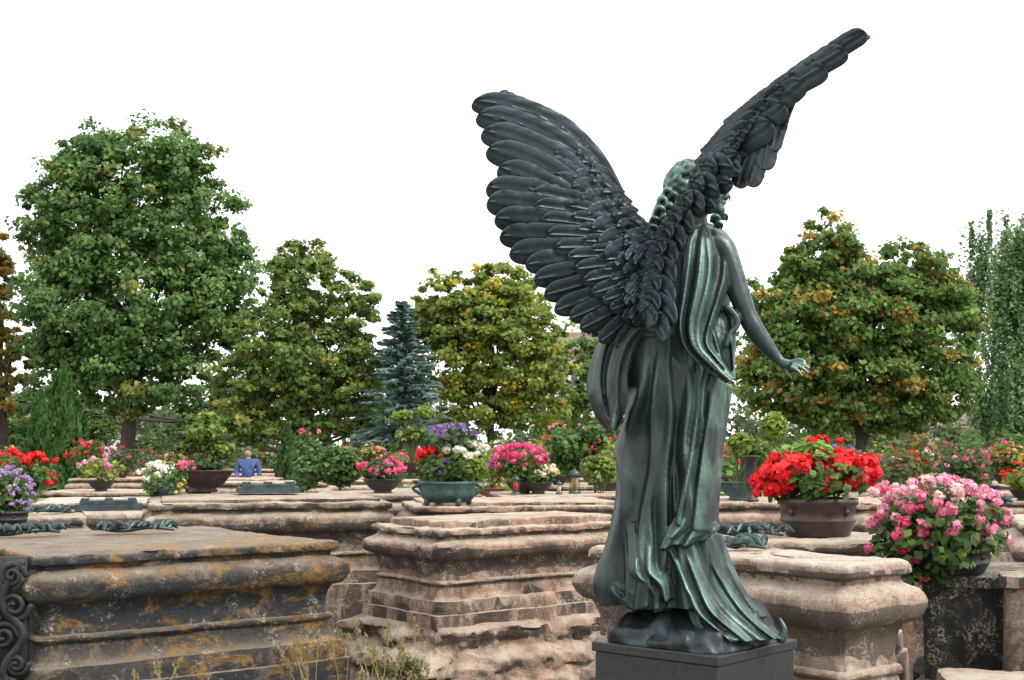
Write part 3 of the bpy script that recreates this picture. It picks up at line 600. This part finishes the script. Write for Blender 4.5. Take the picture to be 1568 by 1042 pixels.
def sheet(rows,pleats,bow=.02,th=.022,nv=60,n=14,hem=0.,seed=0):
    a=catmull(rows,n); K=len(a); Vf=[];Vb=[]
    for i,r in enumerate(a):
        t=i/(K-1)
        for v in np.linspace(0,1,nv):
            px=r[0]*(1-v)+r[2]*v; py=r[1]*(1-v)+r[3]*v; d=r[4]*(1-v)+r[5]*v-bow*math.sin(math.pi*v); hh=0
            for kk,(v0,v1,w_,h_,sk) in enumerate(pleats):
                dx=(v-(v0*(1-t)+v1*t)-.02*math.sin(t*5+kk*2))*sk; hh+=1.25*h_*min(1,.35+t*1.2)*math.exp(-(abs(dx)/(w_*(1.6 if dx<0 else .6)))**1.8)
            n_=noise.noise(Vector((v*5,t*2.2,seed+1.7))); hh+=.006*max(0,1-abs(n_)*3.)**2
            py+=hem*hh/.02*t**6
            Vf.append(P(px,py,d-hh)); Vb.append(P(px,py,d+th))
    f=[];N_=K*nv
    for i in range(K-1):
        for j in range(nv-1):
            q=(i*nv+j,i*nv+j+1,(i+1)*nv+j+1,(i+1)*nv+j); f.append(q); f.append(tuple(N_+x for x in q[::-1]))
        f.append((i*nv,(i+1)*nv,N_+(i+1)*nv,N_+i*nv)); j=nv-1; f.append((i*nv+j,N_+i*nv+j,N_+(i+1)*nv+j,(i+1)*nv+j))
    for j in range(nv-1):
        f.append((j,N_+j,N_+j+1,j+1)); b_=(K-1)*nv; f.append((b_+j,b_+j+1,N_+b_+j+1,N_+b_+j))
    body.add(Vf+Vb,f)
sheet([(1066,556,1122,592,4.54,4.62),(1062,620,1117,630,4.525,4.63),(1054,690,1108,690,4.50,4.61),(1044,750,1103,752,4.48,4.58),(1034,792,1100,806,4.47,4.55)],
      [(.12,.10,.11,.030,1),(.48,.42,.13,.034,-1),(.82,.78,.12,.026,1)],bow=.03,hem=6)
sheet([(1036,786,1099,802,4.47,4.53),(1022,812,1098,812,4.46,4.50),(1010,838,1078,828,4.45,4.48)],[(.25,.15,.12,.022,1),(.6,.55,.12,.028,-1)],bow=.01,hem=3,seed=2)
sheet([(1016,828,1090,822,4.50,4.54),(1034,866,1102,868,4.47,4.55),(1050,905,1122,905,4.45,4.56),(1068,940,1148,936,4.43,4.55),(1098,966,1178,962,4.42,4.52),(1120,986,1202,978,4.43,4.50)],
      [(.05,.05,.08,.030,1),(.36,.26,.09,.036,-1),(.6,.56,.09,.032,1),(.88,.84,.08,.024,-1)],bow=.02,th=.05,seed=4)
sheet([(1080,815,1106,818,4.55,4.62),(1094,870,1124,868,4.56,4.64),(1112,915,1148,915,4.56,4.64),(1130,950,1176,945,4.56,4.62)],[(.3,.3,.2,.02,1),(.8,.8,.2,.02,-1)],bow=.02,th=.08)
sheet([(1050,925,1100,925,4.50,4.50),(1060,955,1130,950,4.47,4.47),(1080,985,1170,980,4.43,4.43)],[(.2,.1,.1,.015,1),(.6,.5,.1,.02,-1)],th=.12,seed=5)
T([(1196,980,8,4.49),(1201,964,5,4.49),(1194,948,3,4.50)])
T([(1095,925,20,4.63),(1120,960,24,4.62),(1160,980,15,4.6)]); T([(1060,895,30,4.63),(1090,950,30,4.63)])
sheet([(960,800,1010,800,4.56,4.545),(962,845,1012,845,4.52,4.50),(964,880,1016,872,4.49,4.48),(985,898,1030,890,4.49,4.48),(1000,915,1034,915,4.50,4.49)],[(.2,.2,.12,.022,1),(.6,.55,.12,.028,-1)],hem=4,seed=6)
sheet([(918,893,985,895,4.60,4.54),(932,912,1000,915,4.58,4.54),(960,930,1030,935,4.56,4.54)],[(.2,.2,.1,.02,1),(.6,.6,.1,.02,-1)],th=.08,hem=4)
sheet([(1062,350,1104,350,4.60,4.62),(1052,372,1116,370,4.56,4.60),(1046,410,1120,410,4.53,4.57),(1040,455,1112,450,4.51,4.54),(1036,500,1096,495,4.50,4.52),(1046,532,1090,525,4.49,4.50),(1072,560,1104,548,4.475,4.48),(1112,588,1127,580,4.47,4.47)],
      [(.08,.1,.09,.028,1),(.32,.34,.10,.038,-1),(.58,.57,.09,.036,1),(.84,.82,.09,.026,-1)],bow=.025,seed=8)
sheet([(1088,478,1112,470,4.53,4.55),(1086,505,1126,488,4.51,4.53),(1094,535,1127,515,4.49,4.52),(1104,560,1126,550,4.48,4.50),(1116,582,1126,580,4.47,4.48)],[(.1,.2,.1,.022,1),(.85,.8,.1,.026,-1)],bow=-.01,th=.03)
T([(1112,470,6,4.53),(1127,486,6,4.52),(1128,500,5,4.51),(1117,512,4,4.50),(1112,530,4,4.49)])
sheet([(940,500,992,500,4.60,4.54),(914,530,972,530,4.62,4.54),(901,570,962,568,4.62,4.54),(901,608,960,606,4.61,4.54),(912,638,956,634,4.60,4.55),(930,660,944,660,4.58,4.57)],
      [(.15,.45,.12,.034,1),(.5,.55,.10,.044,-1),(.82,.68,.10,.034,1)],bow=.02,th=.06,hem=0,seed=9)
# arms
T([(1075,372,28,4.62),(1103,380,22,4.6),(1117,405,18,4.58),(1130,445,17,4.56),(1143,480,15,4.545),(1153,500,15,4.535),(1170,525,13,4.525),(1188,547,9,4.515),(1198,557,7,4.51)],seg=18)
T([(985,372,24,4.68),(1015,362,26,4.68),(1060,366,28,4.66),(1090,374,24,4.64)],seg=16)
T([(1196,556,7.5,4.51),(1206,559,8.5,4.50),(1216,560,7.5,4.50)],seg=12)
for fp in [[(1212,554,3.2,4.49),(1224,551,3,4.48),(1233,555,2.6,4.47)],[(1214,557,3.4,4.48),(1227,558,3.1,4.47),(1239,564,2.6,4.46)],[(1214,560,3.4,4.47),(1226,563,3.1,4.455),(1237,571,2.6,4.45)],[(1211,563,3.2,4.46),(1221,568,2.9,4.445),(1228,576,2.4,4.44)],[(1202,562,3.6,4.50),(1204,571,3.2,4.49),(1211,579,2.7,4.48)]]: T(fp,seg=8)
# neck, head
T([(1060,360,26,4.66),(1064,335,19,4.65),(1062,305,19,4.64)],seg=14)
hc=P(1054,287,4.64); ball(body,hc,(31*M,34*M,34*M),20)
ball(body,P(1082,297,4.62),(28*M,26*M,31*M),16); ball(body,P(1112,299,4.60),(6*M,6*M,8*M),8)
T([(1096,279,5,4.58),(1110,290,5,4.60)]); T([(1106,310,4,4.6),(1111,311,3,4.6)]); ball(body,P(1101,322,4.60),10*M,8)
T([(1085,292,4,4.53),(1088,302,5,4.53),(1084,310,3,4.53)],seg=8)
for i in range(110):
    q=sph(1)[0]
    if q[0]>.5 and q[2]<.3: continue
    c=hc+q*np.array([32*M,35*M,35*M]); t=unit(np.cross(q,[.3,.2,1.])); r=R.uniform(3.,5.)*M; sd=np.cross(q,t)*.008
    tube(body,[c-t*.032,c-t*.012+q*.008+sd,c+t*.012+q*.008-sd,c+t*.032],[r*.6,r,r,r*.6],7,4)
for (a,b2,r,dd) in [(1002,338,8,4.52),(1010,322,9,4.52),(1000,350,7,4.5),(1014,308,9,4.54),(1022,294,8,4.57),(1018,335,8,4.5),(1024,318,9,4.53),(990,348,7,4.52),(1018,346,8,4.5),(1030,300,8,4.58),(1112,302,5,4.56),(1108,332,6,4.56),(1095,335,8,4.55),(1100,345,6,4.55),(982,354,6,4.52)]:
    ball(body,P(a,b2,dd),r*M*1.05,10)
    T([(a-7,b2+5,r*.35,dd-.015),(a-2,b2-4,r*.45,dd-.035),(a+6,b2-1,r*.45,dd-.035),(a+4,b2+7,r*.35,dd-.02)],seg=7)
T([(1022,302,12,4.62),(1012,325,13,4.58),(1008,350,16,4.58)])
ob=mkobj('figure',body.mesh('figure'),(BRZ,),angel)
rm=ob.modifiers.new('r','REMESH'); rm.mode='VOXEL'; rm.voxel_size=.0042; rm.use_smooth_shade=True
sm=ob.modifiers.new('s','SMOOTH'); sm.factor=.5; sm.iterations=5
# wings
def dL(px,py):
    u=(990-px)/260.; w=(py-330)/200.
    return 4.50-.26*u+.10*u*u+.05*w*w
def dR(px,py):
    s=((px-1010)*.65-(py-430)*.76)/493.; q=(px-1010)*.76+(py-430)*.65
    return 4.42-.50*s-q*.0016
def feather(mb,r,t,hw,bend=0,layer=0,tilt=.3,df=dL,lift=.01,root=.75,nu=30,nv=15):
    r=np.array(r,float);t=np.array(t,float); L=np.linalg.norm(t-r); a=(t-r)/L; pr=np.array([-a[1],a[0]]); c=(r+t)/2
    def W(q): return P(q[0],q[1],df(q[0],q[1]))
    n=np.cross(W(c+[4,0])-W(c),W(c+[0,4])-W(c)); n/=np.linalg.norm(n); n=-n if n[1]>0 else n
    V=[]; tl=min(.5,1.5*hw/L); k0=1-tl
    us=np.concatenate([np.linspace(0,k0,nu-9),k0+tl*np.sin(np.linspace(0,1,10)[1:]*math.pi/2)]); vs=np.sin(np.linspace(-1,1,nv)*math.pi/2); hm=hw*M
    ph=R.rand()*6; notch=[(R.uniform(.35,.9),R.choice([-1,1])) for _ in range(3)]
    for side in(0,1):
        for u in us:
            sh=(root+(1-root)*min(1,u/.5)) if u<=k0 else math.sqrt(max(.0,1-((u-k0)/tl)**2))
            sh*=1+.03*math.sin(u*14+ph)
            for v in vs:
                q=r+a*L*u+pr*(bend*4*u*(1-u)+v*hw*sh)
                h=layer+lift*u*u+hm*.12*(1-v**4)+tilt*v*hm*min(1,sh+.2)
                if side==0:
                    h+= .0038*math.exp(-(v/.10)**2)-.0024*math.exp(-((abs(v)-.22)/.10)**2)+.0014*math.sin(6.283*(u*L/8.5-abs(v)*1.2))*min(1,abs(v)*3)
                    for nu_,ns in notch:
                        h-= .007*math.exp(-((u-nu_-.05*abs(v))*L/2.2)**2)*max(0,v*ns)**.5 if v*ns>.25 else 0
                else: h=layer+lift*u*u+tilt*v*hm*min(1,sh+.2)-.005
                V.append(W(q)+n*h)
    f=[];nu=len(us);K=nu*nv
    for i in range(nu-1):
        for j in range(nv-1):
            q=(i*nv+j,i*nv+j+1,(i+1)*nv+j+1,(i+1)*nv+j); f.append(q); f.append(tuple(K+x for x in q[::-1]))
        for j in(0,nv-1): 
            q=(i*nv+j,(i+1)*nv+j,K+(i+1)*nv+j,K+i*nv+j); f.append(q if j==0 else q[::-1])
    mb.add(V,f)
def lerp(pts,t):
    pts=np.array(pts,float); s=np.linspace(0,1,len(pts)); return np.array([np.interp(t,s,pts[:,0]),np.interp(t,s,pts[:,1])])
def wingobj(mb,name):
    ob=mkobj(name,mb.mesh(name),(BRZW,),angel); md=ob.modifiers.new('es','EDGE_SPLIT'); md.split_angle=math.radians(62); return ob
W1=MB()
prim=[((950,330),(722,160),46,18),((942,338),(729,180),38,19),((935,345),(737,204),30,20),((930,352),(745,230),22,21),((925,360),(762,258),14,20),((920,366),(790,282),8,18)]
for i,(a,b2,bd,w) in enumerate(prim): feather(W1,a,b2,w,bd,.004*(5-i),.38,nu=46)
sect=[(744,288),(745,310),(757,335),(765,362),(780,388),(805,405),(818,428),(834,452),(850,476),(874,488),(890,504),(920,524),(946,533),(972,520)]
roots=[(940,330),(958,372),(975,405),(990,440),(998,470)]
for i,tp in enumerate(sect):
    t=i/(len(sect)-1); r=lerp(roots,t); feather(W1,r,tp,20-4*t,6-14*t,-.002*i,.40,nu=40)
for i in range(14):
    t=i/13; r=lerp(roots,t); tp=lerp(sect,t); e2=r+(tp-r)*(.66-.1*t)+np.array([0,-4]); feather(W1,r,e2,16-3*t,4-10*t,.010,.34,lift=.004,nu=30)
for i in range(13):
    t=(i+.5)/13; r=lerp(roots,t); tp=lerp(sect,t); e2=r+(tp-r)*(.40-.04*t)+np.array([0,-4]); feather(W1,r,e2,13-3*t,2-6*t,.018,.34,lift=.004,nu=22)
for i in range(5):
    t=i/4; a=lerp([(948,322),(925,350)],t); b2=lerp([(800,176),(845,270)],t); feather(W1,a,b2,16,26-20*t,.014,.32,lift=.004,nu=30)
line1=[(985,418),(960,385),(938,345),(915,300),(897,262),(876,222),(846,196)]
line2=[(1000,400),(982,372),(960,335),(935,290),(910,250),(880,214),(852,188)]
lead=[(1002,372),(978,348),(950,308),(925,272),(898,236),(868,204),(832,178),(790,156),(770,153)]
for row,(ln,n,Ls,w,ly,ang) in enumerate([(line1,15,38,13,.028,(-1,-.05)),(line2,18,32,11,.036,(-1,-.35)),(lead,22,34,9,.030,(-.92,-.62))]):
    for i in range(n):
        t=1-i/(n-1)
        if row==2 and t>.93: continue
        c=lerp(ln,t)+R.normal(size=2)*1.2; a=unit(np.array(ang)+ (np.array([.1,.75]) if row<2 else np.array([-.1,.5*t*t]))*((1-t) if row<2 else 1)*(1 if row<2 else .6)+R.normal(size=2)*.05); feather(W1,c-a*6,c+a*Ls*(1-.25*t)*R.uniform(.85,1.1),w*(1-.25*t),0,ly*(1-.55*t)+.003*((i)%2),.28,lift=.006,nu=18,nv=9)
tube(W1,[P(x,y,dL(x,y)-.0) for x,y in [(1010,440),(1000,400),(975,355),(935,300),(895,245),(860,206),(815,176),(775,158)]],[22*M,20*M,13*M,10*M,8*M,6*M,5*M,3*M],12,6)
for i in range(22):
    x=R.uniform(960,1005); y=R.uniform(370,475); feather(W1,(x+8,y-10),(x-12,y+16),8,0,.040,.2,nu=18,nv=9)
wingobj(W1,'left_wing')
W2=MB()
for a,b2,w in [((1188,160),(1142,284),14),((1190,150),(1164,258),14),((1200,150),(1178,228),11),((1150,210),(1124,286),13)]: feather(W2,a,b2,w,4,-.03,.2,df=dR)
for i,(a,b2,w,bd) in enumerate([((1170,160),(1334,54),12,-4),((1140,185),(1302,80),14,-4),((1120,200),(1270,106),16,-5),((1100,228),(1235,128),18,-6),((1085,245),(1205,162),19,-6),((1075,262),(1185,190),20,-6)]): feather(W2,a,b2,w,bd,.012-.004*i+.01,-.36,df=dR,nu=40)
for i in range(10):
    t=i/9; a=lerp([(1070,272),(1090,242),(1120,205),(1170,155),(1240,108)],t); b2=a+np.array([62,-40])*(1-.25*t); feather(W2,a,b2,11-4*t,-2,.026,-.26,df=dR,nu=22)
LA=[(992,478),(992,452),(997,428),(1003,402),(1010,376),(1022,354),(1036,332),(1054,308),(1070,286),(1086,264)]
LB=[(1026,524),(1042,498),(1040,466),(1042,436),(1044,408),(1058,384),(1072,358),(1090,330),(1114,300),(1138,264)]
for i,(a,b2) in enumerate(zip(LA,LB)):
    feather(W2,a,b2,19,-5,.015+.003*i,-.34,df=dR,nu=28); feather(W2,np.array(a)-[1,3],np.array(a)*.45+np.array(b2)*.55,14,-3,.026+.003*i,-.3,df=dR,nu=20)
for a,b2,w in [((1092,262),(1140,240),16),((1076,285),(1130,285),15),((1060,310),(1104,322),14),((1104,238),(1142,270),13)]: feather(W2,a,b2,w,0,.024,-.2,df=dR)
for i in range(18):
    t=i/17; a=lerp([(992,470),(1002,400),(1024,350),(1060,298),(1092,252)],t); feather(W2,a+[-4,8],a+np.array([14,-14]),7,0,.038,.0,df=dR,nu=18,nv=9)
tube(W2,[P(x,y,dR(x,y)) for x,y in [(1003,500),(1002,440),(1012,390),(1036,334),(1072,280),(1104,230),(1160,168),(1235,114),(1300,73),(1330,57)]],[14*M,14*M,13*M,12*M,11*M,9*M,8*M,6*M,5*M,3*M],12,6)
wingobj(W2,'right_wing')
# rock base
ped=np.array([.669,4.68]); u=np.array([-.75,.66]); w=np.array([.66,.75]); zp=.909; rock=MB(); V=[]; NR=140
hs=[(0,.262),(.012,.264),(.025,.261),(.04,.252),(.055,.24),(.07,.225),(.085,.207),(.10,.185),(.115,.155),(.128,.115),(.136,.07),(.14,.02)]
for h,r in hs:
    for j in range(NR):
        t=2*math.pi*j/NR; a,b2=math.cos(t),math.sin(t); k=1/(abs(a)**5+abs(b2)**5)**.2
        q=Vector((a*2.2,b2*2.2,h*14)); nn=noise.noise(q)+.5*noise.noise(q*2.7)+.25*noise.noise(q*6)
        rr=r*k*(1+(.10*nn-.06*max(0,1-abs(noise.noise(q*1.4))*5))*(h>.01)); p=ped+u*a*rr+w*b2*rr
        V.append((p[0],p[1],zp+h*(1+.5*nn)*(1.0 if h>0 else 0)))
fs=[(i*NR+j,i*NR+(j+1)%NR,(i+1)*NR+(j+1)%NR,(i+1)*NR+j) for i in range(len(hs)-1) for j in range(NR)]; fs.append(tuple((len(hs)-1)*NR+j for j in range(NR))); rock.add(V,fs)
mkobj('rock_base',rock.mesh('rock'),(BRZW,),angel,True)
pb=MB(); ro=math.atan2(u[1],u[0])
box(pb,(ped[0],ped[1],zp-.02),(.54,.54,.036),ro); box(pb,(ped[0],ped[1],zp-.24),(.52,.52,.40),ro); box(pb,(ped[0],ped[1],.235),(.6,.6,.465),ro)
GRAN=simple('dark_granite',(.022,.026,.026),.45,0,.4,60,.15)
ob=mkobj('pedestal',pb.mesh('ped'),(GRAN,),angel,False); bv=ob.modifiers.new('b','BEVEL'); bv.width=.005; bv.segments=2
# ---------------------------------------------------------------- world, sun, camera
w=bpy.data.worlds.new('World'); scene.world=w; w.use_nodes=True; nt=w.node_tree; nt.nodes.clear()
sunv=Vector((.62,-.42,.85)).normalized(); el=math.asin(sunv.z); az=math.atan2(sunv.x,sunv.y)
sk=nt.nodes.new('ShaderNodeTexSky'); sk.sky_type='NISHITA'; sk.sun_disc=False; sk.sun_elevation=el; sk.sun_rotation=az
mx=nt.nodes.new('ShaderNodeMixRGB'); mx.inputs[0].default_value=.93; mx.inputs[2].default_value=(13.,13.,13.1,1); nt.links.new(sk.outputs[0],mx.inputs[1])
bg=nt.nodes.new('ShaderNodeBackground'); bg.inputs[1].default_value=.15; nt.links.new(mx.outputs[0],bg.inputs[0]); ow=nt.nodes.new('ShaderNodeOutputWorld'); nt.links.new(bg.outputs[0],ow.inputs[0])
sl=bpy.data.lights.new('sun','SUN'); sl.energy=3.4; sl.angle=math.radians(12); sl.color=(1,.96,.9); so=bpy.data.objects.new('sun',sl); COL.objects.link(so); so.rotation_euler=sunv.to_track_quat('Z','Y').to_euler()
cam=bpy.data.cameras.new('camera'); co=bpy.data.objects.new('camera',cam); COL.objects.link(co); co.location=(0,0,CH); co.rotation_euler=(math.radians(90),0,0)
cam.sensor_width=36; cam.lens=36*F/1568; cam.shift_y=(HY-521)/1568; cam.clip_end=1500; scene.camera=co
scene.view_settings.view_transform='Standard'; scene.view_settings.look='None'; scene.view_settings.exposure=0
